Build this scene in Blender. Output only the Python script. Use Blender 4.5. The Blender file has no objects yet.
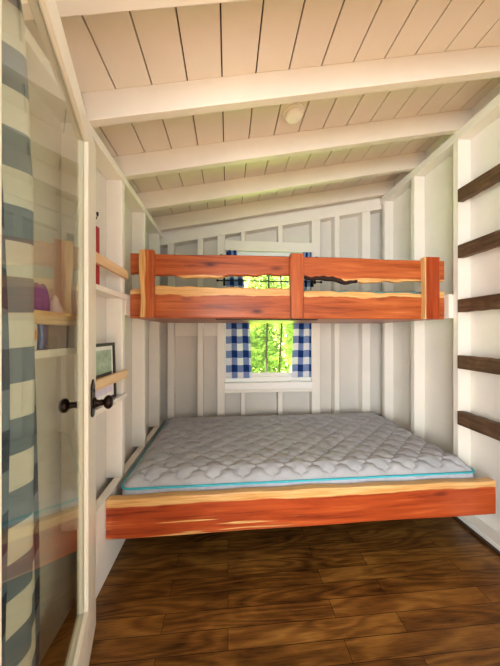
import bpy, bmesh, math, random
from mathutils import Vector, Matrix
random.seed(7)
S = bpy.context.scene
COL = S.collection
PI = math.pi

# ------------------------------------------------------------------ camera, world, sun, large lights, exposure
EYE = 1.235                                     # eye height above the floor, metres
cam_d = bpy.data.cameras.new('camera')
cam = bpy.data.objects.new('camera', cam_d); COL.objects.link(cam)
cam.location = (0, 0, EYE)
cam.rotation_euler = (PI/2, 0, -math.atan(22/260))
cam_d.sensor_fit = 'HORIZONTAL'; cam_d.sensor_width = 36
cam_d.lens = 36*260/500
cam_d.clip_start = 0.02
S.camera = cam

w = bpy.data.worlds.new('sky'); S.world = w; w.use_nodes = True
bg = w.node_tree.nodes['Background']
bg.inputs[0].default_value = (0.86, 0.93, 1.0, 1); bg.inputs[1].default_value = 0.75

sun_d = bpy.data.lights.new('sun', 'SUN'); sun_d.energy = 64; sun_d.angle = 0.02; sun_d.color = (1, .96, .86)
sun = bpy.data.objects.new('sun', sun_d); COL.objects.link(sun)
sun.rotation_euler = Vector((.5, .15, -1)).to_track_quat('-Z', 'Y').to_euler()

def area(name, loc, aim, sx, sy, power, color):
    d = bpy.data.lights.new(name, 'AREA'); d.shape = 'RECTANGLE'; d.size = sx; d.size_y = sy
    d.energy = power; d.color = color
    o = bpy.data.objects.new(name, d); COL.objects.link(o); o.location = loc
    o.rotation_euler = (Vector(aim)-Vector(loc)).to_track_quat('-Z', 'Y').to_euler()
    return o
# added unseen fills: daylight behind camera, warm ceiling uplight, side light for the curtain
area('rear_daylight_fill', (-1.5, -3.8, 1.35), (1.2, 1.7, 1.0), 3.0, 2.2, 255, (.95, .98, 1))
area('warm_up_fill', (-.1, -1.0, .95), (.1, 1.2, 2.5), 1.0, .8, 15, (1, .85, .72))
area('side_fill', (2.7, -1.6, 1.3), (-.4, .8, 1.0), 1.2, 1.5, 60, (.97, .99, 1))

S.view_settings.view_transform = 'Standard'; S.view_settings.look = 'None'
S.view_settings.exposure = 0.14; S.view_settings.gamma = 1.0
S.view_settings.use_curve_mapping = False

# ------------------------------------------------------------------ materials
def srgb(r, g, b):
    f = lambda c: (c/255/12.92) if c/255 <= .04045 else ((c/255+.055)/1.055)**2.4
    return (f(r), f(g), f(b), 1)

class NT:
    def __init__(s, name):
        s.m = bpy.data.materials.new(name); s.m.use_nodes = True
        s.t = s.m.node_tree; s.b = s.t.nodes['Principled BSDF']
    def n(s, typ, **kw):
        nd = s.t.nodes.new(typ)
        for k, v in kw.items():
            if k.startswith('i_'):
                key = k[2:]; key = int(key) if key.isdigit() else key.replace('_', ' ')
                nd.inputs[key].default_value = v
            else: setattr(nd, k, v)
        return nd
    def l(s, a, b): s.t.links.new(a, b)
    def coords(s, scale=(1,1,1), kind='Object', loc=(0,0,0)):
        tc = s.n('ShaderNodeTexCoord'); mp = s.n('ShaderNodeMapping')
        mp.inputs['Scale'].default_value = scale; mp.inputs['Location'].default_value = loc
        s.l(tc.outputs[kind], mp.inputs['Vector']); return mp.outputs[0]
    def noise(s, vec, scale=5, detail=4, rough=.55, dist=0):
        nd = s.n('ShaderNodeTexNoise'); nd.inputs['Scale'].default_value = scale
        nd.inputs['Detail'].default_value = detail; nd.inputs['Roughness'].default_value = rough
        nd.inputs['Distortion'].default_value = dist
        s.l(vec, nd.inputs['Vector']); return nd.outputs[0]
    def ramp(s, fac, stops):
        r = s.n('ShaderNodeValToRGB'); e = r.color_ramp.elements
        while len(e) > 1: e.remove(e[-1])
        e[0].position, e[0].color = stops[0]
        for p, c in stops[1:]:
            x = e.new(p); x.color = c
        s.l(fac, r.inputs[0]); return r.outputs[0]
    def math(s, op, a, b=None, c=None):
        nd = s.n('ShaderNodeMath', operation=op)
        for i, v in enumerate((a, b, c)):
            if v is None: continue
            if isinstance(v, (int, float)): nd.inputs[i].default_value = v
            else: s.l(v, nd.inputs[i])
        return nd.outputs[0]
    def mix(s, fac, a, b, blend='MIX'):
        nd = s.n('ShaderNodeMix', data_type='RGBA', blend_type=blend)
        for sock, v in ((nd.inputs[0], fac), (nd.inputs[6], a), (nd.inputs[7], b)):
            if isinstance(v, (int, float)): sock.default_value = v
            elif isinstance(v, tuple): sock.default_value = v
            else: s.l(v, sock)
        return nd.outputs[2]
    def bump(s, h, strength=.2, dist=.01):
        nd = s.n('ShaderNodeBump'); nd.inputs['Strength'].default_value = strength
        nd.inputs['Distance'].default_value = dist
        s.l(h, nd.inputs['Height']); s.l(nd.outputs[0], s.b.inputs['Normal'])
    def done(s, col=None, rough=.5, metal=0, spec=None):
        if col is not None:
            if isinstance(col, tuple): s.b.inputs['Base Color'].default_value = col
            else: s.l(col, s.b.inputs['Base Color'])
        if isinstance(rough, (int, float)): s.b.inputs['Roughness'].default_value = rough
        else: s.l(rough, s.b.inputs['Roughness'])
        s.b.inputs['Metallic'].default_value = metal
        if spec is not None: s.b.inputs['Specular IOR Level'].default_value = spec
        return s.m

def paint(name, c, rough=.45, var=.04):
    m = NT(name); v = m.coords()
    f = m.noise(v, 3.0, 5)
    d = tuple(x*(1-var*2) for x in c[:3])+(1,)
    col = m.ramp(f, [(.3, d), (.7, c)])
    m.bump(m.noise(m.coords((1,1,1)), 160, 2), .05, .002)
    return m.done(col, rough)
def plain(name, c, rough=.5, metal=0):
    m = NT(name); f = m.noise(m.coords(), 25, 3)
    d = tuple(x*.86 for x in c[:3])+(1,)
    return m.done(m.ramp(f, [(.3, d), (.7, c)]), rough, metal)

WHITE = paint('white_paint', srgb(238, 233, 222))
CEIL = paint('ceiling_paint', srgb(226, 217, 202), .5)
PANEL_SHADED = paint('panel_recess_shade', srgb(218, 213, 203), .5)  # same paint as the studs, greyed: recess shade put into the colour
DOORP = paint('door_paint', srgb(236, 232, 216), .3)
VINYL = paint('window_white', srgb(245, 246, 244), .3, .01)
GAP = plain('dark_roof_boards', srgb(70, 48, 28), .8)
BLACK = plain('black_iron', srgb(22, 20, 20), .45, .6)
BRONZE = plain('dark_bronze', srgb(46, 36, 32), .32, .85)

def floor_mat():
    m = NT('dark_oak_floor')
    tc = m.coords((1, 1, 1))
    br = m.n('ShaderNodeTexBrick', offset=.37, offset_frequency=2)
    br.inputs['Scale'].default_value = 1; br.inputs['Brick Width'].default_value = .74
    br.inputs['Row Height'].default_value = .078; br.inputs['Mortar Size'].default_value = .0012
    br.inputs['Color1'].default_value = (0, 0, 0, 1); br.inputs['Color2'].default_value = (1, 1, 1, 1)
    br.inputs['Mortar'].default_value = (.5, .5, .5, 1); br.inputs['Bias'].default_value = 0
    m.l(tc, br.inputs['Vector'])
    # shift the grain per board
    sep = m.n('ShaderNodeSeparateXYZ'); m.l(tc, sep.inputs[0])
    cmb = m.n('ShaderNodeCombineXYZ')
    m.l(m.math('ADD', m.math('MULTIPLY', sep.outputs[0], 1.0), m.math('MULTIPLY', br.outputs[0], 7.0)), cmb.inputs[0])
    m.l(m.math('MULTIPLY', sep.outputs[1], 7.0), cmb.inputs[1]); m.l(br.outputs[0], cmb.inputs[2])
    ring = m.noise(cmb.outputs[0], 1.1, 2, .45, .35)
    wvo = m.math('MULTIPLY_ADD', m.math('SINE', m.math('MULTIPLY', ring, 75.0)), .5, .5)
    fine = m.noise(m.coords((3, 90, 3)), 3, 5)
    g = m.math('ADD', m.math('MULTIPLY', wvo, .13), m.math('MULTIPLY', fine, .40))
    g = m.math('ADD', g, m.math('MULTIPLY', m.math('SUBTRACT', br.outputs[0], .5), .11))
    blot = m.noise(m.coords((2.2, 7, 2)), 1.6, 5, .6, .4)
    g = m.math('ADD', g, m.math('MULTIPLY', m.math('SUBTRACT', blot, .38), .62))
    col = m.ramp(g, [(.13, srgb(50, 29, 10)), (.31, srgb(102, 66, 26)), (.5, srgb(140, 98, 44)), (.75, srgb(182, 140, 76))])
    col = m.mix(br.outputs[1], col, srgb(30, 16, 6))
    m.bump(g, .08, .004)
    return m.done(col, m.math('MULTIPLY_ADD', fine, .18, .24), spec=.3)
FLOOR = floor_mat()

def cedar(name, axis='X', sap=None, seed=0.0, dark=1.0, streaks=False, red=0):
    """Oiled red cedar.  sap = (z0, direction, wobble): the pale sapwood band of a live-edge board."""
    m = NT(name)
    sc = {'X': (1.0, 14, 14), 'Z': (14, 14, 1.0), 'Y': (14, 1, 14)}[axis]
    v = m.coords(sc, loc=(seed, seed*.7, seed*1.3))
    g1 = m.noise(v, 2.2, 6, .6, .6)
    g2 = m.noise(m.coords(tuple(x*3 if x > 1 else x*1.4 for x in sc), loc=(seed, 0, 0)), 3.5, 4)
    g = m.math('ADD', m.math('MULTIPLY', g1, .72), m.math('MULTIPLY', g2, .28))
    k = dark*.95
    A = lambda r, gg, b: srgb(r*k, gg*k, b*k)
    col = m.ramp(g, [(.30, A(104, 38-8*red, 14)), (.45, A(172, 82-14*red, 34-8*red)), (.58, A(194, 102-18*red, 50-14*red)), (.72, A(214, 132-20*red, 76-20*red))])
    # knots
    kv = m.coords({'X': (3.2, 6, 9), 'Z': (9, 6, 3.2), 'Y': (6, 3.2, 9)}[axis], loc=(seed*3.1, seed, seed*2.2))
    vo = m.n('ShaderNodeTexVoronoi', feature='F1'); vo.inputs['Scale'].default_value = 1.0
    m.l(kv, vo.inputs['Vector'])
    kf = m.ramp(vo.outputs['Distance'], [(.05, (1,1,1,1)), (.11, (.55,.55,.55,1)), (.2, (0,0,0,1))])
    col = m.mix(kf, col, A(84, 22, 8))
    if streaks or sap:
        sep = m.n('ShaderNodeSeparateXYZ'); m.l(m.coords(), sep.inputs[0])
        pale = m.ramp(g2, [(.3, srgb(196, 138, 74)), (.55, srgb(222, 176, 112)), (.8, srgb(234, 198, 140))])
        ax = sep.outputs[2] if axis != 'Z' else sep.outputs[0]
    if sap:
        z0, di, wob = sap
        wv = {'X': (2.2, .5, .5), 'Z': (.5, .5, 3.0), 'Y': (.5, 2.2, .5)}[axis]
        wn = m.noise(m.coords(wv, loc=(seed*5, 1, seed)), 1.5, 3)
        e = m.math('ADD', m.math('SUBTRACT', ax, z0), m.math('MULTIPLY', m.math('SUBTRACT', wn, .5), wob))
        e = m.math('MULTIPLY', e, di*160)
        fac = m.n('ShaderNodeClamp'); m.l(m.math('ADD', e, .5), fac.inputs[0])
        col = m.mix(fac.outputs[0], col, pale)
    if streaks:
        sn = m.noise(m.coords((1.3, 4, 46), loc=(3.3, 0, 1.7)), 1.5, 2, .4)
        low = m.n('ShaderNodeMapRange'); low.inputs[1].default_value = .092; low.inputs[2].default_value = .075
        m.l(sep.outputs[2], low.inputs[0])
        lft = m.n('ShaderNodeMapRange'); lft.inputs[1].default_value = -.05; lft.inputs[2].default_value = -.4
        m.l(sep.outputs[0], lft.inputs[0])
        f2 = m.math('MULTIPLY', m.math('MULTIPLY', m.ramp(sn, [(.56, (0,0,0,1)), (.60, (1,1,1,1))]), low.outputs[0]), lft.outputs[0])
        col = m.mix(f2, col, pale)
    m.bump(g, .08, .004)
    return m.done(col, m.math('MULTIPLY_ADD', g2, .2, .26), spec=.45)

def pale_wood(name, axis='Y'):
    m = NT(name); sc = {'X': (1.5, 20, 20), 'Y': (20, 1.5, 20), 'Z': (20, 20, 1.5)}[axis]
    g = m.noise(m.coords(sc), 2, 5)
    return m.done(m.ramp(g, [(.3, srgb(210, 174, 128)), (.7, srgb(232, 204, 162))]), .5)
PINE = pale_wood('pine')
def rough_brown():
    m = NT('dark_stained_wood')
    g = m.noise(m.coords((30, 2.2, 30)), 1.8, 6, .65, .5)
    n2 = m.noise(m.coords((4, 4, 4)), 3, 3)
    gg = m.math('ADD', m.math('MULTIPLY', g, .7), m.math('MULTIPLY', n2, .3))
    col = m.ramp(gg, [(.3, srgb(50, 34, 20)), (.5, srgb(86, 62, 40)), (.72, srgb(124, 94, 64))])
    m.bump(g, .25, .004)
    return m.done(col, .6)
BROWN = rough_brown()

def gingham(name, pale, mid, deep, period, translucency=.42):
    m = NT(name)
    tc = m.n('ShaderNodeTexCoord'); sep = m.n('ShaderNodeSeparateXYZ'); m.l(tc.outputs['UV'], sep.inputs[0])
    def stripe(s):
        fr = m.math('FRACT', m.math('DIVIDE', s, period)); return m.math('GREATER_THAN', fr, .5)
    a = stripe(sep.outputs[0]); b = stripe(sep.outputs[1])
    tot = m.math('MULTIPLY', m.math('ADD', a, b), .5)
    col = m.ramp(tot, [(0, pale), (.5, mid), (1, deep)])
    wv = m.noise(m.coords((400, 400, 400)), 1, 2)
    col = m.mix(.12, col, m.ramp(wv, [(.3, (.5,.5,.5,1)), (.7, (1,1,1,1))]), 'MULTIPLY')
    m.done(col, .9, spec=.1)
    tr = m.n('ShaderNodeBsdfTranslucent'); m.l(col, tr.inputs['Color'])
    mx = m.n('ShaderNodeMixShader'); mx.inputs[0].default_value = translucency
    out = m.t.nodes['Material Output']
    m.l(m.b.outputs[0], mx.inputs[1]); m.l(tr.outputs[0], mx.inputs[2]); m.l(mx.outputs[0], out.inputs['Surface'])
    return m.m
GING_BLUE = gingham('blue_gingham', srgb(240, 242, 250), srgb(132, 156, 204), srgb(30, 62, 126), .137, .22)
GING_SLATE = gingham('slate_gingham', srgb(246, 245, 238), srgb(142, 160, 176), srgb(74, 92, 118), .165)

def glass(name, tint, k):
    m = NT(name)
    out = m.t.nodes['Material Output']
    m.t.nodes.remove(m.b)
    ge = m.n('ShaderNodeNewGeometry'); dt = m.n('ShaderNodeVectorMath', operation='DOT_PRODUCT')
    m.l(ge.outputs['Normal'], dt.inputs[0]); m.l(ge.outputs['Incoming'], dt.inputs[1])
    c = m.math('ABSOLUTE', dt.outputs['Value'])
    fr = m.math('MULTIPLY', m.math('MULTIPLY_ADD', m.math('POWER', m.math('SUBTRACT', 1.0, c), 5.0), .96, .04), k)
    gl = m.n('ShaderNodeBsdfGlossy'); gl.inputs['Roughness'].default_value = .012
    tr = m.n('ShaderNodeBsdfTransparent'); tr.inputs[0].default_value = tint
    mx = m.n('ShaderNodeMixShader')
    m.l(fr, mx.inputs[0]); m.l(tr.outputs[0], mx.inputs[1]); m.l(gl.outputs[0], mx.inputs[2])
    m.l(mx.outputs[0], out.inputs['Surface'])
    return m.m
GLASS = glass('door_glass', (.91, .925, .86, 1), .85)
WGLASS = glass('window_glass', (.98, .99, .98, 1), .8)

# ------------------------------------------------------------------ mesh helpers (coordinates are world, z measured from eye height)
class MB:
    def __init__(s): s.v = []; s.f = []; s.uv = None
    def raw(s, vs, fs):
        k = len(s.v); s.v += [tuple(v) for v in vs]; s.f += [tuple(i+k for i in f) for f in fs]; return s
    def box(s, x0, x1, y0, y1, z0, z1, fn=None):
        vs = [(x, y, z) for x in (x0, x1) for y in (y0, y1) for z in (z0, z1)]
        if fn: vs = [fn(*v) for v in vs]
        return s.raw(vs, [(0,1,3,2), (4,6,7,5), (0,4,5,1), (2,3,7,6), (0,2,6,4), (1,5,7,3)])
    def loft(s, rings, closed_ends=True):
        n = len(rings[0]); k = len(s.v)
        for r in rings: s.v += [tuple(p) for p in r]
        for i in range(len(rings)-1):
            for j in range(n):
                a = k+i*n+j; b = k+i*n+(j+1) % n
                s.f.append((a, b, b+n, a+n))
        if closed_ends:
            s.f.append(tuple(k+j for j in range(n))[::-1])
            s.f.append(tuple(k+(len(rings)-1)*n+j for j in range(n)))
        return s
    def tube(s, pts, rad, seg=10):
        rings = []
        pts = [Vector(p) for p in pts]
        for i, p in enumerate(pts):
            t = (pts[min(i+1, len(pts)-1)]-pts[max(i-1, 0)]).normalized()
            up = Vector((0, 0, 1)) if abs(t.z) < .9 else Vector((1, 0, 0))
            a = t.cross(up).normalized(); b = t.cross(a)
            r = rad[i] if isinstance(rad, (list, tuple)) else rad
            rings.append([p+a*math.cos(q*2*PI/seg)*r+b*math.sin(q*2*PI/seg)*r for q in range(seg)])
        return s.loft(rings)
    def lathe(s, org, axis, prof, seg=20):
        """prof: list of (distance along axis, radius)."""
        ax = Vector(axis).normalized(); up = Vector((0, 0, 1)) if abs(ax.z) < .9 else Vector((1, 0, 0))
        a = ax.cross(up).normalized(); b = ax.cross(a); o = Vector(org)
        rings = [[o+ax*h+(a*math.cos(q*2*PI/seg)+b*math.sin(q*2*PI/seg))*max(r, 1e-4) for q in range(seg)] for h, r in prof]
        return s.loft(rings)
    def build(s, name, mat, parent=None, bevel=0, smooth=False, subsurf=0):
        org = parent['_o'] if parent and '_o' in parent else (0, 0, 0)
        me = bpy.data.meshes.new(name)
        me.from_pydata([(x-org[0], y-org[1], z+EYE-org[2]) for x, y, z in s.v], [], s.f)
        bm = bmesh.new(); bm.from_mesh(me); bmesh.ops.recalc_face_normals(bm, faces=bm.faces); bm.to_mesh(me); bm.free()
        if s.uv:
            ul = me.uv_layers.new(name='UVMap')
            for lp in me.loops: ul.data[lp.index].uv = s.uv[lp.vertex_index]
        me.materials.append(mat)
        if smooth:
            for p in me.polygons: p.use_smooth = True
        o = bpy.data.objects.new(name, me); COL.objects.link(o)
        if parent:
            o.parent = parent; o['_o'] = tuple(org)
        if bevel:
            b = o.modifiers.new('bevel', 'BEVEL'); b.width = bevel; b.segments = 2; b.limit_method = 'ANGLE'; b.angle_limit = .6
            if smooth is False: pass
        if subsurf:
            q = o.modifiers.new('sub', 'SUBSURF'); q.levels = q.render_levels = subsurf
        return o
def tag(o, label=None, cat=None, group=None, kind=None):
    if label: o['label'] = label
    if cat: o['category'] = cat
    if group: o['group'] = group
    if kind: o['kind'] = kind
    return o
def thing(name, loc, label, cat, group=None, kind=None):
    o = bpy.data.objects.new(name, None); COL.objects.link(o)
    o.empty_display_size = .05
    o.location = (loc[0], loc[1], loc[2]+EYE); o['_o'] = tuple(o.location)
    return tag(o, label, cat, group, kind)
def box(name, mat, x0, x1, y0, y1, z0, z1, parent=None, bevel=.003, fn=None):
    return MB().box(x0, x1, y0, y1, z0, z1, fn).build(name, mat, parent, bevel)

FL = -EYE
XL, XR = -.61, 1.52                # stud faces
XLP, XRP = -.70, 1.61              # sheathing behind the studs
YB, YBP = 2.49, 2.58
YL = .25                           # the left wall starts at the door jamb
YF = -.55                          # how far the room is built towards the camera
SL = .197                          # roof pitch, rising to the right
def roof(x): return .925+SL*(x-XL)  # underside of the rafters
RH = .125
slope = lambda x, y, z: (x, y, z+SL*(x-XL))

# ------------------------------------------------------------------ setting
fl = box('floor', FLOOR, XLP-.15, XRP+.15, -2.6, YBP+.12, FL-.06, FL, None, 0); tag(fl, 'dark brown stained oak strip floor under the lower bed', 'floor', kind='structure')

# ceiling: painted planks running front to back, dark gaps between them
cm = MB(); x = -.027-.155*5
while x < XRP+.1:
    a, b = max(x+.0032, XLP), min(x+.155-.0032, XRP)
    if b > a: cm.box(a, b, YF, YBP, .925+RH, .925+RH+.018, slope)
    x += .155
ceiling = cm.build('ceiling', CEIL); tag(ceiling, 'sloping white plank ceiling with dark gaps between boards', 'ceiling', kind='structure')
box('roof_deck', GAP, XLP-.1, XRP+.1, YF, YBP+.1, .925+RH+.0185, .925+RH+.09, ceiling, 0, slope)
for k in range(-3, 4):
    y1 = 1.23+.4035*k
    box('rafter', CEIL, XLP, XRP, y1-.042, y1, .925, .925+RH, ceiling, .003, slope)

# left wall
wl = box('wall_left', PANEL_SHADED, XLP-.06, XLP, YL, YBP, FL, .925+RH, None, 0); tag(wl, 'white left wall of open studs and boards', 'wall', kind='structure')
for k in range(-5, 3):
    y = 1.56+.406*k
    if y < YL: continue
    box('stud', WHITE, XLP, XL, y, y+.04, -.8345 if k >= -1 else FL, .884, wl)
box('top_plate', WHITE, XLP, XL+.004, YL, YBP, .884, .926, wl)
box('base_panel', WHITE, XL-.045, XL, 1.194, YBP, FL, -.835, wl, .002)
box('bunk_ledger', WHITE, XLP+.02, XL+.003, 1.605, YB, .105, .235, wl)
# right wall
wr = box('wall_right', WHITE, XRP, XRP+.06, YF, YBP, FL, roof(XRP)+RH, None, 0); tag(wr, 'white right wall of open studs and boards', 'wall', kind='structure')
for k in range(-5, 3):
    y = 1.60+.406*k
    if y < YF: continue
    box('stud', WHITE, XR, XRP, y, y+.04, FL+.042, 1.285, wr)
box('top_plate', WHITE, XR-.003, XRP, YF, YBP, 1.285, 1.345, wr)
box('bottom_plate', WHITE, XR-.004, XRP, YF, YBP, FL, FL+.042, wr)
box('bunk_ledger', WHITE, 1.485, XR, 1.635, YB, .10, .262, wr)
sh = box('trim_1', plain('shoe_brown', srgb(58, 34, 16), .5), 1.494, 1.516, YF, YB, FL, FL+.016, None, .004)
tag(sh, 'thin dark brown shoe moulding along foot of right wall', 'trim', kind='structure')
# back wall, with the window opening
WX0, WX1, WZ0, WZ1 = -.03, .82, -.475, .79
wb = MB()
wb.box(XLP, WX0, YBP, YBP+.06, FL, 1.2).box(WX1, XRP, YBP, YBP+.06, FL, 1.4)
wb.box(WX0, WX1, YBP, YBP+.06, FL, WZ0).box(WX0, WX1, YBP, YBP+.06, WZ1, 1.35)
wbk = wb.build('wall_back', PANEL_SHADED); tag(wbk, 'white back wall of studs and panels around the window', 'wall', kind='structure')
def bst(x0, x1, z0=-1.1, z1=None):
    m = MB(); z1 = None
    f = lambda x, y, z: (x, y, roof(x)-.105 if z > 0 else z)
    m.box(x0, x1, YB, YBP, z0, 1, f); m.build('stud', WHITE, wbk, .003)
for a, b in ((-.565, -.505), (-.287, -.236), (-.102, -.03), (.82, .905), (1.05, 1.102), (1.335, 1.42)): bst(a, b)
for a, b in ((.125, .165), (.485, .53)):
    box('cripple_stud', WHITE, a, b, YB, YBP, -1.1, -.5755, wbk)
    MB().box(a, b, YB, YBP, .88, 1, lambda x, y, z: (x, y, z if z < .9 else roof(x)-.105)).build('cripple_stud', WHITE, wbk, .003)
box('window_header', WHITE, WX0, WX1, YB-.002, YBP, .79, .885, wbk)
box('sill_block', WHITE, WX0, WX1, YB, YBP, -.575, -.535, wbk)
for a, b in ((-.505, -.287), (-.236, -.102)):
    box('fire_block', WHITE, a, b, YB+.05, YBP, -.03, .10, wbk)
MB().box(XLP, XRP, YB-.004, YBP, roof(XL)-.105, roof(XL)+.12, slope).build('top_plate', WHITE, wbk, .003)

# window
wn = thing('window_1', (.395, YBP, WZ0), 'white framed window behind the bunks looking onto green trees', 'window', kind='structure')
box('window_sill', VINYL, WX0, WX1, YB-.025, YBP, -.535, WZ0, wn)
fr = MB(); y0, y1 = YB+.03, YBP+.02
fr.box(WX0, WX0+.055, y0, y1, WZ0, WZ1).box(WX1-.055, WX1, y0, y1, WZ0, WZ1).box(WX0+.055, WX1-.055, y0, y1, WZ0, WZ0+.05).box(WX0+.055, WX1-.055, y0, y1, WZ1-.05, WZ1)
fr.build('window_frame', VINYL, wn, .004)
for nm, z0, z1, yy in (('lower_sash', WZ0+.05, .17, YB+.045), ('upper_sash', .14, WZ1-.05, YB+.07)):
    s = MB(); a, b = WX0+.055, WX1-.055
    s.box(a, a+.035, yy, yy+.025, z0, z1).box(b-.035, b, yy, yy+.025, z0, z1).box(a+.035, b-.035, yy, yy+.025, z0, z0+.035).box(a+.035, b-.035, yy, yy+.025, z1-.035, z1)
    so = s.build(nm, VINYL, wn, .003)
    box('glass_pane', WGLASS, a+.035, b-.035, yy+.01, yy+.014, z0+.035, z1-.035, so, 0)
lk = MB().box(.60, .70, YB-.018, YB+.02, WZ0+.002, WZ0+.012); lk.build('sash_crank', VINYL, wn, .003)

# ------------------------------------------------------------------ open glass door
ang = math.radians(17)
P0 = Vector((-.556, 1.16, 0)); DD = Vector((math.sin(ang), -math.cos(ang), 0)); NN = Vector((math.cos(ang), math.sin(ang), 0))
def dp(s, t, z): p = P0+DD*s-NN*t; return (p.x, p.y, z)   # s from the lock edge, t behind the room-side face
door = thing('door_1', dp(.93, .025, FL), 'open white door with one tall glass pane at the left edge', 'door', kind='structure')
def dbox(name, mat, s0, s1, t0, t1, z0, z1, parent, bevel=.002):
    return MB().box(s0, s1, t0, t1, z0, z1, lambda s, t, z: dp(s, t, z)).build(name, mat, parent, bevel)
DW, DT, ZB, ZT = .93, .035, -1.212, .767
GS0, GS1, GZ0, GZ1 = .184, .79, -1.003, .688
dbox('stile', DOORP, .028, GS0, 0, DT, ZB, ZT, door); dbox('stile', DOORP, GS1, DW, 0, DT, ZB, ZT, door)
dbox('top_rail', DOORP, GS0, GS1, 0, DT, GZ1, ZT, door); dbox('bottom_rail', DOORP, GS0, GS1, 0, DT, ZB, GZ0, door)
bead = MB()
for w_, t0, t1 in ((.0, .007, .014),):
    k = .003+w_
    bead.box(GS0-.001, GS0+k, t0, t1, GZ0, GZ1, dp).box(GS1-k, GS1+.001, t0, t1, GZ0, GZ1, dp)
    bead.box(GS0+k, GS1-k, t0, t1, GZ0, GZ0+k, dp).box(GS0+k, GS1-k, t0, t1, GZ1-k, GZ1, dp)
bead.build('glazing_bead', DOORP, door, .001)
dbox('glass_pane', GLASS, GS0, GS1, .014, .0165, GZ0, GZ1, door, 0)
def escutcheon(side):
    t0, t1 = (-.006, 0) if side > 0 else (DT, DT+.006)
    sc, zc, h, wd = .112, -.255, .068, .034
    prof = [(-.35, -1), (.35, -1), (.75, -.86), (1, -.7), (.9, -.5), (1, -.3), (1, .35), (.88, .52), (1, .68), (.7, .86), (.25, 1.02), (0, 1.12), (-.25, 1.02), (-.7, .86), (-1, .68), (-.88, .52), (-1, .35), (-1, -.3), (-.9, -.5), (-1, -.7), (-.75, -.86)]
    m = MB(); m.loft([[dp(sc+a*wd, t, zc+b*h) for a, b in prof] for t in (t0, t1)])
    p = m.build('escutcheon', BRONZE, door, .0015)
    o = dp(sc, t0 if side > 0 else t1, -.272)
    ax = NN if side > 0 else -NN
    MB().lathe(o, ax, [(0, .022), (.006, .022), (.009, .014), (.02, .011), (.026, .013), (.032, .011), (.036, .018), (.042, .025), (.05, .0275), (.058, .025), (.064, .017), (.066, .006)], 24).build('door_knob', BRONZE, door, 0, True)
    MB().lathe(dp(sc, t0-.001 if side > 0 else t1+.001, -.222), ax, [(0, .007), (.002, .007), (.002, .003)], 12).build('keyhole_cover', BLACK, door)
escutcheon(1); escutcheon(-1)
for z in (-.95, -.15, .62):
    MB().tube([dp(DW+.004, 0.004, z-.045), dp(DW+.004, .004, z+.045)], .007, 10).build('hinge', BRONZE, door)

# ------------------------------------------------------------------ live edge boards
def live_board(x0, x1, y0, y1, zt, zb, wt=0, wb_=0, n=90):
    """Board along x; zt/zb give the wavy edges; wt/wb_ = how much the bark edge slants over the thickness."""
    m = MB(); rings = []
    for i in range(n+1):
        x = x0+(x1-x0)*i/n; T, B = zt(x), zb(x)
        r = min(.006, (T-B)*.2); d = y1-y0
        wtx = wt*(1+.5*math.sin(x*9+1)); wbx = wb_*(1+.5*math.sin(x*11+2))
        rings.append([(x, y0+.001, B+r+wbx*.1), (x, y0, B+r+wbx), (x, y0, T-r-wtx*.2), (x, y0+r*.6, T-wtx*.05), (x, y0+d*.5, T), (x, y1-r, T-wtx*.4), (x, y1, T-r-wtx), (x, y1, B+r), (x, y1-r, B), (x, y0+d*.5, B), (x, y0+r, B+wbx*.05)])
    return m.loft(rings)
def wave(base, amps):
    return lambda x: base+sum(a*math.sin(f*x+p) for a, f, p in amps)
def lerp_curve(pts):
    def f(x):
        if x <= pts[0][0]: return pts[0][1]
        for (a, b), (c, d) in zip(pts, pts[1:]):
            if x <= c:
                t = (x-a)/(c-a); t = t*t*(3-2*t); return b+(d-b)*t
        return pts[-1][1]
    return f

# upper bunk
ub = thing('bunk_bed', (.44, 1.665, .093), 'upper bunk with red cedar live edge guard rails fixed between the walls', 'bunk bed')
UF = 1.668
BX0, BX1 = -.603, 1.481
bot = lerp_curve([(-.6, .365), (-.45, .366), (-.25, .352), (-.12, .350), (.0, .366), (.15, .372), (.30, .378), (.45, .380), (.52, .362), (.66, .352), (.80, .335), (.90, .338), (1.05, .345), (1.25, .352), (1.48, .352)])
bw = lambda x: bot(x)+.004*math.sin(31*x)+.003*math.sin(53*x+1)
top = wave(.497, [(.003, 3, 0), (.002, 9, 1)])
live_board(BX0, BX1, UF, UF+.042, top, bw, .0, .012).build('top_rail', cedar('cedar_top_rail', 'X', (.268, -1, .05), 1.3), ub, 0)
lt = lerp_curve([(-.6, .275), (-.45, .297), (-.2, .292), (.1, .292), (.4, .290), (.5, .276), (.8, .276), (1.1, .270), (1.35, .272), (1.48, .285)])
lw = lambda x: lt(x)+.003*math.sin(23*x)+.002*math.sin(47*x+1)
live_board(BX0, BX1, UF, UF+.042, lw, wave(.094, [(.001, 4, 0)]), .014, .0).build('bottom_rail', cedar('cedar_bottom_rail', 'X', (.150, 1, .07), 4.7), ub, 0)
def post(x0, x1, z0, z1, left_wob, mat):
    m = MB(); rings = []
    for i in range(31):
        t = i/30; z = z0+(z1-z0)*t; a = x0+left_wob(t); b = x1
        y0, y1 = UF-.042, UF-.0005
        rings.append([(a+.004, y0, z), (b-.004, y0, z), (b, y0+.004, z), (b, y1, z), (a, y1, z), (a, y0+.004, z)])
    m.loft(rings); return m.build('post', mat, ub, .002)
post(-.535, -.452, .096, .508, lambda t: .006*math.sin(6*t), cedar('cedar_post_left', 'Z', (-.940, -1, .03), 2.2))
bk_ = MB(); rings = []
for i in range(31):
    x = .50+.36*i/30; zb = bw(x); h = .010+.011*math.sin(i/30*PI)+.003*math.sin(i*1.3)
    rings.append([(x, UF-.003, zb+h*.5), (x, UF-.004, zb-.001), (x, UF+.02, zb-.007), (x, UF+.03, zb-.0005), (x, UF-.0005, zb+h)])
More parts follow.
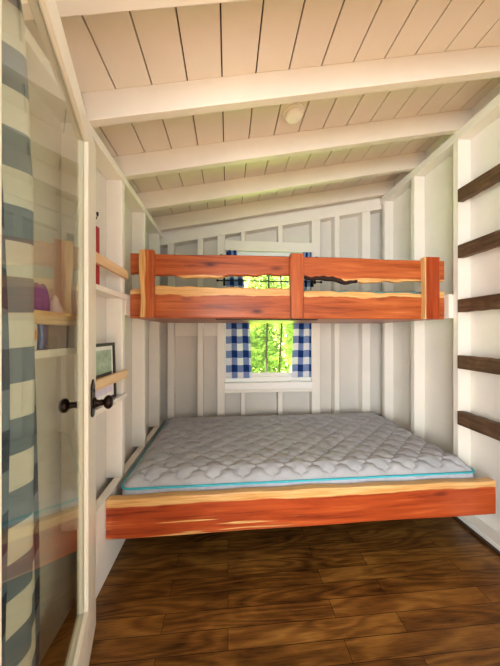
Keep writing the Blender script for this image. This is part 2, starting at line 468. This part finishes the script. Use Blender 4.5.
bk_.loft(rings).build('bark_edge', plain('dark_bark', srgb(40, 18, 10), .8), ub, 0)
post(.399, .484, .094, .508, lambda t: .004*math.sin(5*t+1), cedar('cedar_post_middle', 'Z', None, 3.9))
post(1.308, 1.414, .094, .508, lambda t: .004*math.sin(4*t), cedar('cedar_post_right', 'Z', (.876, -1, .012), 5.5, .93, red=1))
box('deck', cedar('cedar_deck', 'X', None, 6.1, .9), BX0, BX1, UF+.042, 2.463, .094, .112, ub, .002)
box('deck_shade_strip', plain('deck_shade_brown', srgb(44, 22, 10), .6), -.08, .60, UF+.03, UF+.075, .086, .094, ub, .001)  # dark strip standing in for the shadow under the deck
def plank_ends():
    for xx in (BX0, BX1-.04):
        box('end_rail', cedar('cedar_end_%s' % ('l' if xx < 0 else 'r'), 'Y', None, 7+xx), xx, xx+.04, UF+.043, 2.463, .113, .21, ub, .003)
plank_ends()

# lower bed
lb = thing('platform_bed', (.455, 1.35, -1.03), 'lower bed platform with thick red cedar front board and pale sapwood edge', 'bed')
ft = lambda x: -.836+.004*math.sin(2.3*x+1)+.002*math.sin(17*x)
live_board(-.606, 1.513, 1.352, 1.402, ft, wave(-1.033, [(.004, 1.7, 0), (.0015, 8, 1)]), .004, .0, 120).build('front_board', cedar('cedar_front_board', 'X', (.158, 1, .030), 9.2, .98, True, 1), lb, 0)
box('deck', cedar('cedar_lower_deck', 'X', None, 11.3, .8), -.606, 1.513, 1.403, 2.485, -1.015, -.992, lb, .002)
for yy in (1.44, 1.95, 2.43):
    box('deck_joist', cedar('cedar_joist_%d' % (yy*100), 'X', None, yy, .8), -.606, 1.513, yy, yy+.04, -1.06, -1.016, lb, .003)

# ------------------------------------------------------------------ mattresses
def quilt_fabric():
    m = NT('grey_quilted_fabric')
    v = m.coords((1, 1, 1)); f = m.noise(v, 9, 3); w2 = m.noise(m.coords((300, 300, 300)), 1, 2)
    col = m.ramp(m.math('ADD', m.math('MULTIPLY', f, .5), m.math('MULTIPLY', w2, .5)), [(.3, srgb(158, 162, 168)), (.7, srgb(190, 194, 200))])
    m.bump(w2, .1, .002)
    return m.done(col, .85, spec=.15)
QF = quilt_fabric(); QS = plain('grey_side_fabric', srgb(192, 194, 206), .85)
TEAL_DULL = plain('dull_teal_piping', srgb(104, 150, 142), .6)
TEAL = plain('teal_piping', srgb(60, 186, 204), .6)
def mattress(name, x0, x1, y0, y1, z0, z1, crown, label, fine=True):
    r = thing(name, ((x0+x1)/2, (y0+y1)/2, z0), label, 'mattress')
    NX, NY = (360, 200) if fine else (80, 40)
    m = MB(); rad = .05
    for j in range(NY+1):
        for i in range(NX+1):
            x = x0+(x1-x0)*i/NX; y = y0+(y1-y0)*j/NY
            # rounded corners
            cx = min(max(x, x0+rad), x1-rad); cy = min(max(y, y0+rad), y1-rad)
            dx, dy = x-cx, y-cy; q = math.hypot(dx, dy)
            if dx and dy and q > 0:
                k = max(abs(dx), abs(dy))/q; x2, y2 = cx+dx*k, cy+dy*k
            else: x2, y2 = x, y
            e = min(x-x0, x1-x, y-y0, y1-y)
            ew = min(1, e/.12); fall = 1-(1-ew)**2.2
            # ogee quilting: two families of wavy stitch lines
            u, v = x/.165, y/.075
            w_ = .10*math.sin(2*PI*v)
            a = u+v*.5+.05*math.sin(2*PI*(u-v*.5)*2); b = u-v*.5+.05*math.sin(2*PI*(u+v*.5)*2)
            qa = abs(math.sin(PI*a)); qb = abs(math.sin(PI*b))
            puff = min(qa, qb); puff = puff**.6
            h = crown*fall+0.017*puff*min(1, e/.03)
            m.v.append((x2, y2, z1+h))
    for j in range(NY):
        for i in range(NX):
            k = j*(NX+1)+i; m.f.append((k, k+1, k+NX+2, k+NX+1))
    m.build('quilted_top', QF, r, 0, True)
    loop = []
    for (cx, cy, a0) in ((x1-rad, y0+rad, -PI/2), (x1-rad, y1-rad, 0), (x0+rad, y1-rad, PI/2), (x0+rad, y0+rad, PI)):
        for k in range(7):
            a = a0+k/6*PI/2; loop.append((cx+rad*math.cos(a), cy+rad*math.sin(a)))
    def off(d, z):
        cxm, cym = (x0+x1)/2, (y0+y1)/2
        return [(x+(d if x > cxm else -d), y+(d if y > cym else -d), z) for x, y in loop]
    h = z1-z0
    sd = MB().loft([off(-.004, z0), off(0, z0+.01), off(.006, z0+h*.3), off(.008, z0+h*.5), off(.006, z0+h*.7), off(0, z1-.006), off(-.006, z1-.001)])
    sd.build('side_band', QS, r, 0, True)
    for z in (z1-.001, z0+.006):
        pts = [Vector((x, y, z)) for x, y in off(.003, 0) and [(p[0], p[1]) for p in off(.003, 0)]]
        rings = []; n = len(pts)
        for i, p in enumerate(pts):
            t = (pts[(i+1) % n]-pts[i-1]).normalized(); a = t.cross(Vector((0, 0, 1)))
            rings.append([p+a*math.cos(g*PI/4)*.006+Vector((0, 0, 1))*math.sin(g*PI/4)*.006 for g in range(8)])
        rings.append(rings[0])
        MB().loft(rings, False).build('piping', TEAL if fine else TEAL_DULL, r, 0, True)
    return r
mattress('mattress', -.562, 1.462, 1.412, 2.462, -.990, -.816, .047, 'grey quilted mattress with teal piping on the lower bed')
mattress('mattress', -.555, 1.43, UF+.05, 2.448, .116, .282, .004, 'thin grey mattress with teal piping lying on the upper bunk', False)

# ------------------------------------------------------------------ ladder rungs between the right wall studs
RG = 'dark wooden ladder rungs on the right wall'
for (z0, z1), lab in zip([(.867, .951), (.495, .580), (.137, .222), (-.235, -.147), (-.606, -.515)],
        ['topmost of five dark wooden rungs on the white right wall', 'second from top of the five dark wooden wall rungs', 'middle one of five dark wooden rungs, level with the upper bunk',
         'fourth from top of the five dark wooden wall rungs', 'lowest of five dark wooden rungs, just above the lower mattress']):
    m = MB(); rings = []
    for i in range(13):
        y = 1.194+.04+(1.5995-1.2345)*i/12; q = .0015*math.sin(i*1.9+z0*20)
        rings.append([(XR-.006+q, y, z0+.004), (XR-.002, y, z0), (XR+.034, y, z0+q), (XR+.036, y, z1+q), (XR-.002, y, z1), (XR-.006+q, y, z1-.004)])
    tag(m.loft(rings).build('ladder_rung', BROWN), lab, 'ladder rung', RG)

# ------------------------------------------------------------------ smoke detector
px, py = .365, 1.435; pz = roof(px)+RH
sd = thing('smoke_detector', (px, py, pz), 'round white smoke detector on the ceiling between two rafters', 'smoke detector')
axn = Vector((SL, 0, -1)).normalized()
DET = paint('detector_plastic', srgb(244, 240, 232), .35, .01)
o = (px, py, pz)
MB().lathe(o, axn, [(0, .058), (.008, .058), (.011, .055)], 32).build('base', DET, sd, 0)
MB().lathe((px+axn.x*.011, py, pz+axn.z*.011), axn, [(0, .047), (.004, .047), (.008, .052), (.014, .050), (.024, .042), (.028, .028), (.029, .012)], 32).build('cover', DET, sd, 0, True)
MB().lathe((px+axn.x*.04, py, pz+axn.z*.04), axn, [(0, .010), (.003, .009)], 16).build('test_button', VINYL, sd)

# ------------------------------------------------------------------ window curtains and rods
def curtain(name, path, ztop, zbot, mat, gather, label, group, amp, folds, header=0, rows=46, cols=120, flare=0, ph=0, cat='curtain', v0=0, u0=0):
    """path(t, z) -> (x, y, nx, ny): base line and fold direction."""
    m = MB(); m.uv = []; n = cols
    thick = .0016
    grid = []
    for j in range(rows+1):
        z = zbot+(ztop-zbot)*j/rows; row = []; acc = 0; prev = None
        for i in range(n+1):
            t = i/n; x, y, nx, ny = path(t, z)
            q = math.sin(2*PI*folds*t+ph+.5*math.sin(3*z+t*4))+.35*math.sin(2*PI*folds*1.9*t+1.3+ph+z)
            k = amp*(.75+.35*math.sin(2.1*z+t*5))
            p = (x+nx*q*k, y+ny*q*k)
            row.append((p[0], p[1], z))
        grid.append(row)
    # arc length of the middle row fixes how the checks lie on the cloth
    mid = grid[rows//2]; arc = [0]
    for a, b in zip(mid, mid[1:]): arc.append(arc[-1]+math.dist(a[:2], b[:2])*gather)
    for j in range(rows+1):
        for i in range(n+1):
            m.v.append(grid[j][i]); m.uv.append((arc[i]+u0, grid[j][i][2]+v0+.003*math.sin(i/n*2*PI*folds+ph)))
    for j in range(rows):
        for i in range(n):
            k = j*(n+1)+i; m.f.append((k, k+1, k+n+2, k+n+1))
    o = m.build(name, mat, None, 0, True)
    s = o.modifiers.new('thickness', 'SOLIDIFY'); s.thickness = thick
    return tag(o, label, cat, group)
CG = 'blue gingham window curtains'
curtain('window_curtain', lambda t, z: (-.02+lerp_curve([(-.42, .245), (.2, .225), (.5, .17), (.78, .105)])(z)*t, YB-.0145, 0, 1), .785, -.43, GING_BLUE, 1.3, 'blue and white gingham curtain at left side of the back window', CG, .006, 2.2, ph=.4, v0=.03)
curtain('window_curtain', lambda t, z: (.81-lerp_curve([(-.42, .195), (.2, .175), (.5, .095), (.78, .085)])(z)*(1-t), YB-.0145, 0, 1), .785, -.43, GING_BLUE, 1.3, 'blue and white gingham curtain at right side of the back window', CG, .006, 1.8, ph=2.2, v0=.03)
for nm, z, xa, xb, yy, rr, lab in (('curtain_rod', .735, -.055, .85, YB-.0145, .005, 'black curtain rod carrying the gingham curtains over the window'), ('curtain_rod', .485, -.085, .875, YB-.075, .006, 'thin black rod crossing the window between the bunk guard rails')):
    r = thing(nm, (.4, YB, z), lab, 'curtain rod')
    MB().tube([(xa, yy, z), (xb, yy, z)], rr, 12).build('rod', BLACK, r)
    for xe, di in ((xa, -1), (xb, 1)):
        MB().lathe((xe, yy, z), (di, 0, 0), [(0, rr), (.003, .010), (.010, .012), (.018, .010), (.022, .003)], 12).build('finial', BLACK, r, 0, True)
        xs = xe-di*.05
        b = MB().box(xs-.008, xs+.008, yy-.004, yy+.008, z-.02, z+.035).box(xs-.006, xs+.006, yy, YB, z-.005, z+.005).box(xs-.012, xs+.012, YB-.004, YB, z-.035, z+.035)
        b.build('bracket', BLACK, r, .001)

# door curtain hanging behind the glass
def edge_s(z):
    return lerp_curve([(-1.2, .340), (-.9, .346), (-.19, .362), (.34, .386), (.48, .416), (.69, .450), (.77, .505)])(z)
def dpath(t, z):
    s = edge_s(z)+(.90-edge_s(z))*t; p = dp(s, .085, z); return p[0], p[1], -NN.x, -NN.y
curtain('door_curtain', dpath, .745, -1.19, GING_SLATE, .55, 'slate blue and cream gingham curtain hanging behind the open glass door', None, .019, 3.3, rows=80, cols=160, ph=1.0, v0=.035, u0=.14)
r = thing('curtain_rod', dp(.66, .085, .735), 'slim dark rod holding the gingham curtain at the top of the glass door', 'curtain rod')
MB().tube([dp(.56, .085, .735), dp(.915, .085, .735)], .005, 10).build('rod', BRONZE, r)
for s in (.60, .90):
    MB().box(s-.006, s+.006, DT+.0005, .088, .730, .741, dp).build('bracket', BRONZE, r, .001)

# ------------------------------------------------------------------ shelves in the left wall and what stands on them
def shelf(y0, y1, z, label):
    s = thing('wall_shelf', (XL, y0, z), label, 'shelf', 'white shelves between the left wall studs')
    box('shelf_board', WHITE, XLP+.0005, XL-.0005, y0+.0005, y1-.0005, z-.022, z, s, .001)
    box('shelf_edging', WHITE, XL+.0005, XL+.014, y0-.035, y1+.038, z-.024, z+.002, s, .002)
def lip(y0, y1, z0, z1, label):
    tag(box('shelf_rail', PINE, XL+.0006, XL+.021, y0-.035, y1+.038, z0, z1, None, .003), label, 'shelf rail', 'pine rails across the left wall shelves')
B0, B1 = 1.194, 1.560; A0, A1 = .788, 1.154
shelf(B0, B1, .222, 'upper white shelf between studs beside the open door')
shelf(B0, B1, -.354, 'lower white shelf between studs under the picture frame')
shelf(A0, A1, -.058, 'white shelf between studs seen through the door glass')
lip(B0, B1, .318, .366, 'upper pine rail above a white shelf beside the door')
lip(B0, B1, -.262, -.214, 'lower pine rail in front of the picture frame')
lip(A0, A1, .028, .072, 'pine rail over a shelf seen through the door glass')
# framed picture
pf = thing('picture_frame', (-.655, 1.37, -.352), 'black framed picture with green photo standing on the shelf by the door', 'picture frame')
def pbox(name, mat, y0, y1, z0, z1, d0, d1, bevel=.001):
    lean = lambda x, y, z: (-.618-.03*(z+.352)+x, y, z)
    return MB().box(d0, d1, y0, y1, z0, z1, lean).build(name, mat, pf, bevel)
fy0, fy1, fz0, fz1 = 1.215, 1.505, -.352, -.052
fm = MB(); lean = lambda x, y, z: (-.618-.03*(z+.352)+x, y, z)
for a in ((fy0, fy0+.016, fz0, fz1), (fy1-.016, fy1, fz0, fz1), (fy0+.016, fy1-.016, fz0, fz0+.016), (fy0+.016, fy1-.016, fz1-.016, fz1)):
    fm.box(-.016, 0, *a, lean)
fm.build('frame', plain('frame_black', srgb(24, 23, 22), .35), pf, .001)
pbox('mat_board', plain('mat_white', srgb(236, 236, 230), .7), fy0+.015, fy1-.015, fz0+.015, fz1-.015, -.014, -.008)
def green_photo():
    m = NT('green_landscape_print'); v = m.coords((1, 6, 9)); f = m.noise(v, 2, 5)
    return m.done(m.ramp(f, [(.3, srgb(120, 140, 120)), (.55, srgb(160, 178, 158)), (.75, srgb(200, 210, 198))]), .4)
pbox('photo', green_photo(), fy0+.04, fy1-.036, -.205, fz1-.036, -.008, -.0065, 0)
pbox('title_bar', plain('print_dark', srgb(66, 60, 52), .5), fy0+.04, fy1-.036, -.228, -.2055, -.008, -.0065, 0)
pbox('caption_panel', plain('lilac_print', srgb(222, 214, 232), .5), fy0+.04, fy1-.036, fz0+.04, -.232, -.008, -.0065, 0)
# red book and small dark box on upper shelf
bk = thing('book', (-.655, 1.30, .222), 'red book standing upright on upper shelf beside the open door', 'book')
y0 = 1.288
box('cover', plain('red_cloth', srgb(170, 22, 34), .5), -.690, -.618, y0, y0+.026, .2225, .507, bk, .002)
box('pages', plain('page_cream', srgb(234, 226, 206), .8), -.6925, -.640, y0+.003, y0+.023, .2265, .5035, bk, 0)
hk = thing('coat_hook', (XLP, 1.398, .61), 'small dark metal hook on left wall above the red book', 'hook')
box('back_plate', BRONZE, XLP, XLP+.005, 1.388, 1.408, .585, .635, hk, .001)
MB().tube([(XLP+.004, 1.398, .60), (XLP+.015, 1.398, .588), (XLP+.026, 1.398, .59), (XLP+.032, 1.398, .605), (XLP+.031, 1.398, .62)], [.005, .005, .005, .005, .006], 10).build('hook_arm', BRONZE, hk, 0, True)
# through the glass
def soft_blob(name, mat, c, r, seed, parent=None, flat=.0):
    rnd = random.Random(seed); bm = bmesh.new(); bmesh.ops.create_icosphere(bm, subdivisions=4, radius=1)
    ph = [rnd.uniform(0, 6) for _ in range(6)]
    m = MB()
    for v in bm.verts:
        k = 1+.10*math.sin(3*v.co.x+ph[0])*math.cos(4*v.co.y+ph[1])+.07*math.sin(7*v.co.z+ph[2]+2*v.co.x)+.04*math.sin(11*v.co.y+ph[3]+5*v.co.z)
        m.v.append((c[0]+v.co.x*r[0]*k, c[1]+v.co.y*r[1]*k, c[2]+max(v.co.z*k, -.8)*r[2]))
    m.f = [tuple(v.index for v in f.verts) for f in bm.faces]; bm.free()
    return m.build(name, mat, parent, 0, True)
ZS = -.0575
tag(soft_blob('pouch', plain('purple_cloth', srgb(96, 62, 150), .8), (-.655, .965, ZS+.104), (.030, .032, .13), 3), 'purple cloth pouch on shelf seen through the door glass', 'pouch')
tag(soft_blob('cloth_bundle', plain('white_cloth', srgb(232, 222, 224), .85), (-.655, 1.045, ZS+.089), (.033, .046, .11), 5), 'crumpled white cloth bundle on shelf seen through the door glass', 'cloth')
bt = thing('gift_bag', (-.64, .87, ZS), 'white paper bag with orange patch and blue edge, seen through the glass', 'bag')
m = MB(); m.loft([[(x*s-.652, .872+y*s, ZS+z) for x, y in ((-.028, -.045), (.028, -.045), (.028, .04), (-.028, .04))] for z, s in ((.0005, .95), (.05, 1), (.10, .97), (.118, .9))])
m.build('body', plain('white_paper', srgb(236, 232, 222), .7), bt, .002)
MB().lathe((-.6235, .885, ZS+.052), (1, 0, 0), [(0, .022), (.002, .022), (.003, .018)], 20).build('patch', plain('orange_patch', srgb(232, 152, 44), .6), bt)
MB().tube([(-.62, .917, ZS+.004), (-.618, .922, ZS+.04), (-.618, .918, ZS+.08), (-.622, .905, ZS+.11)], .006, 8).build('cord_trim', plain('blue_cord', srgb(66, 96, 156), .7), bt, 0, True)
bx = thing('storage_box', (-.65, 1.0, ZS), 'small dark brown box behind the pine rail, seen through the glass', 'box')
box('body', plain('dark_brown_card', srgb(112, 88, 66), .7), -.617, -.612, .945, 1.05, ZS+.0005, ZS+.075, bx, .002)
box('lid', plain('dark_brown_lid', srgb(98, 76, 56), .7), -.6185, -.6105, .943, 1.052, ZS+.075, ZS+.085, bx, .001)

# ------------------------------------------------------------------ outside: lawn bank and trees behind the window
def grass_mat():
    m = NT('meadow'); f = m.noise(m.coords((1, 1, 1)), 3, 6)
    return m.done(m.ramp(f, [(.3, srgb(112, 150, 52)), (.7, srgb(170, 204, 96))]), .9)
gd = box('ground_outside', grass_mat(), -14, 20, 3.2, 30, -1.9, -1.6, None, 0); tag(gd, 'sunlit green ground outside the window', 'ground', kind='structure')
def leaf_mat(name, a, b):
    m = NT(name); f = m.noise(m.coords(), 4, 4)
    col = m.ramp(f, [(.3, a), (.7, b)]); m.done(col, .5, spec=.2)
    tr = m.n('ShaderNodeBsdfTranslucent'); m.l(col, tr.inputs['Color'])
    mx = m.n('ShaderNodeMixShader'); mx.inputs[0].default_value = .45
    m.l(m.b.outputs[0], mx.inputs[1]); m.l(tr.outputs[0], mx.inputs[2]); m.l(mx.outputs[0], m.t.nodes['Material Output'].inputs['Surface'])
    return m.m
LEAF = [leaf_mat('leaf_lime', srgb(188, 202, 122), srgb(222, 228, 176)), leaf_mat('leaf_green', srgb(174, 194, 112), srgb(212, 222, 162))]
BARK = plain('bark', srgb(66, 54, 46), .9)
def leaves(mb, c, r, n, rnd, size):
    for _ in range(n):
        while True:
            p = Vector((rnd.uniform(-1, 1), rnd.uniform(-1, 1), rnd.uniform(-1, 1)))
            if p.length < 1: break
        p = Vector((c[0]+p.x*r[0], c[1]+p.y*r[1], c[2]+p.z*r[2]))
        a = Vector((rnd.gauss(0, 1), rnd.gauss(0, 1), rnd.gauss(0, .6))).normalized(); b = a.orthogonal().normalized()
        b = (b*math.cos(rnd.uniform(0, 6))+a.cross(b)*math.sin(rnd.uniform(0, 6))).normalized()
        L = size*rnd.uniform(.7, 1.3); W = L*.5; cup = a.cross(b)*L*.12
        mb.raw([p-a*L, p+b*W+cup, p+a*L, p-b*W+cup], [(0, 1, 2), (0, 2, 3)])
def tree(x, y, r, h, crowns, label, li, n=1500, seed=1, group='trees outside the window', size=.07):
    rnd = random.Random(seed); t = thing('tree', (x, y, -1.6), label, 'tree', group)
    MB().tube([(x+.03*math.sin(k*1.3+seed), y, -1.6+h*k/8) for k in range(9)], [r*(1-.06*k) for k in range(9)], 10).build('trunk', BARK, t, 0, True)
    m = MB()
    for c, rr in crowns: leaves(m, c, rr, n, rnd, size)
    m.build('foliage', LEAF[li], t)
tree(.763, 5.0, .024, 4.4, [((.42, 4.9, 2.1), (.42, .4, .7)), ((.45, 5.0, .55), (.25, .2, .5))], 'slim tree trunk left of centre in the back window', 0, 500, 2)
tree(1.055, 5.15, .021, 4.4, [((1.38, 5.5, 1.7), (.42, .4, .9)), ((1.35, 5.4, .0), (.22, .25, .8))], 'slimmer tree trunk right of centre in the back window', 1, 500, 3)
for i, (x, y, lab) in enumerate([(-.80, 8.2, 'bushy pale green tree behind the left curtain outside'), (1.32, 9.0, 'bushy lime tree filling the middle of the back window'), (3.45, 8.4, 'bushy bright green tree behind the right curtain outside')]):
    tree(x, y, .12, 5.0, [((x, y, .4), (1.03, 1.0, 1.8)), ((x, y, 2.4), (1.0, 1.0, 1.3)), ((x, y-.2, -.7), (1.03, .8, .9))], lab, i % 2, 2400, 10+i, size=.09)
for i, (x, lab) in enumerate([(-.9, 'far green tree at left beyond the bushy trees'), (1.85, 'far green tree straight beyond the back window'), (4.6, 'far green tree at right beyond the bushy trees')]):
    tree(x, 12.5, .15, 6, [((x, 12.5, .8), (1.34, 1.0, 2.8)), ((x, 12.4, 3.6), (1.3, 1.0, 1.8))], lab, 1-i % 2, 2600, 20+i, size=.13)

for o in list(bpy.data.objects):
    if '_o' in o: del o['_o']
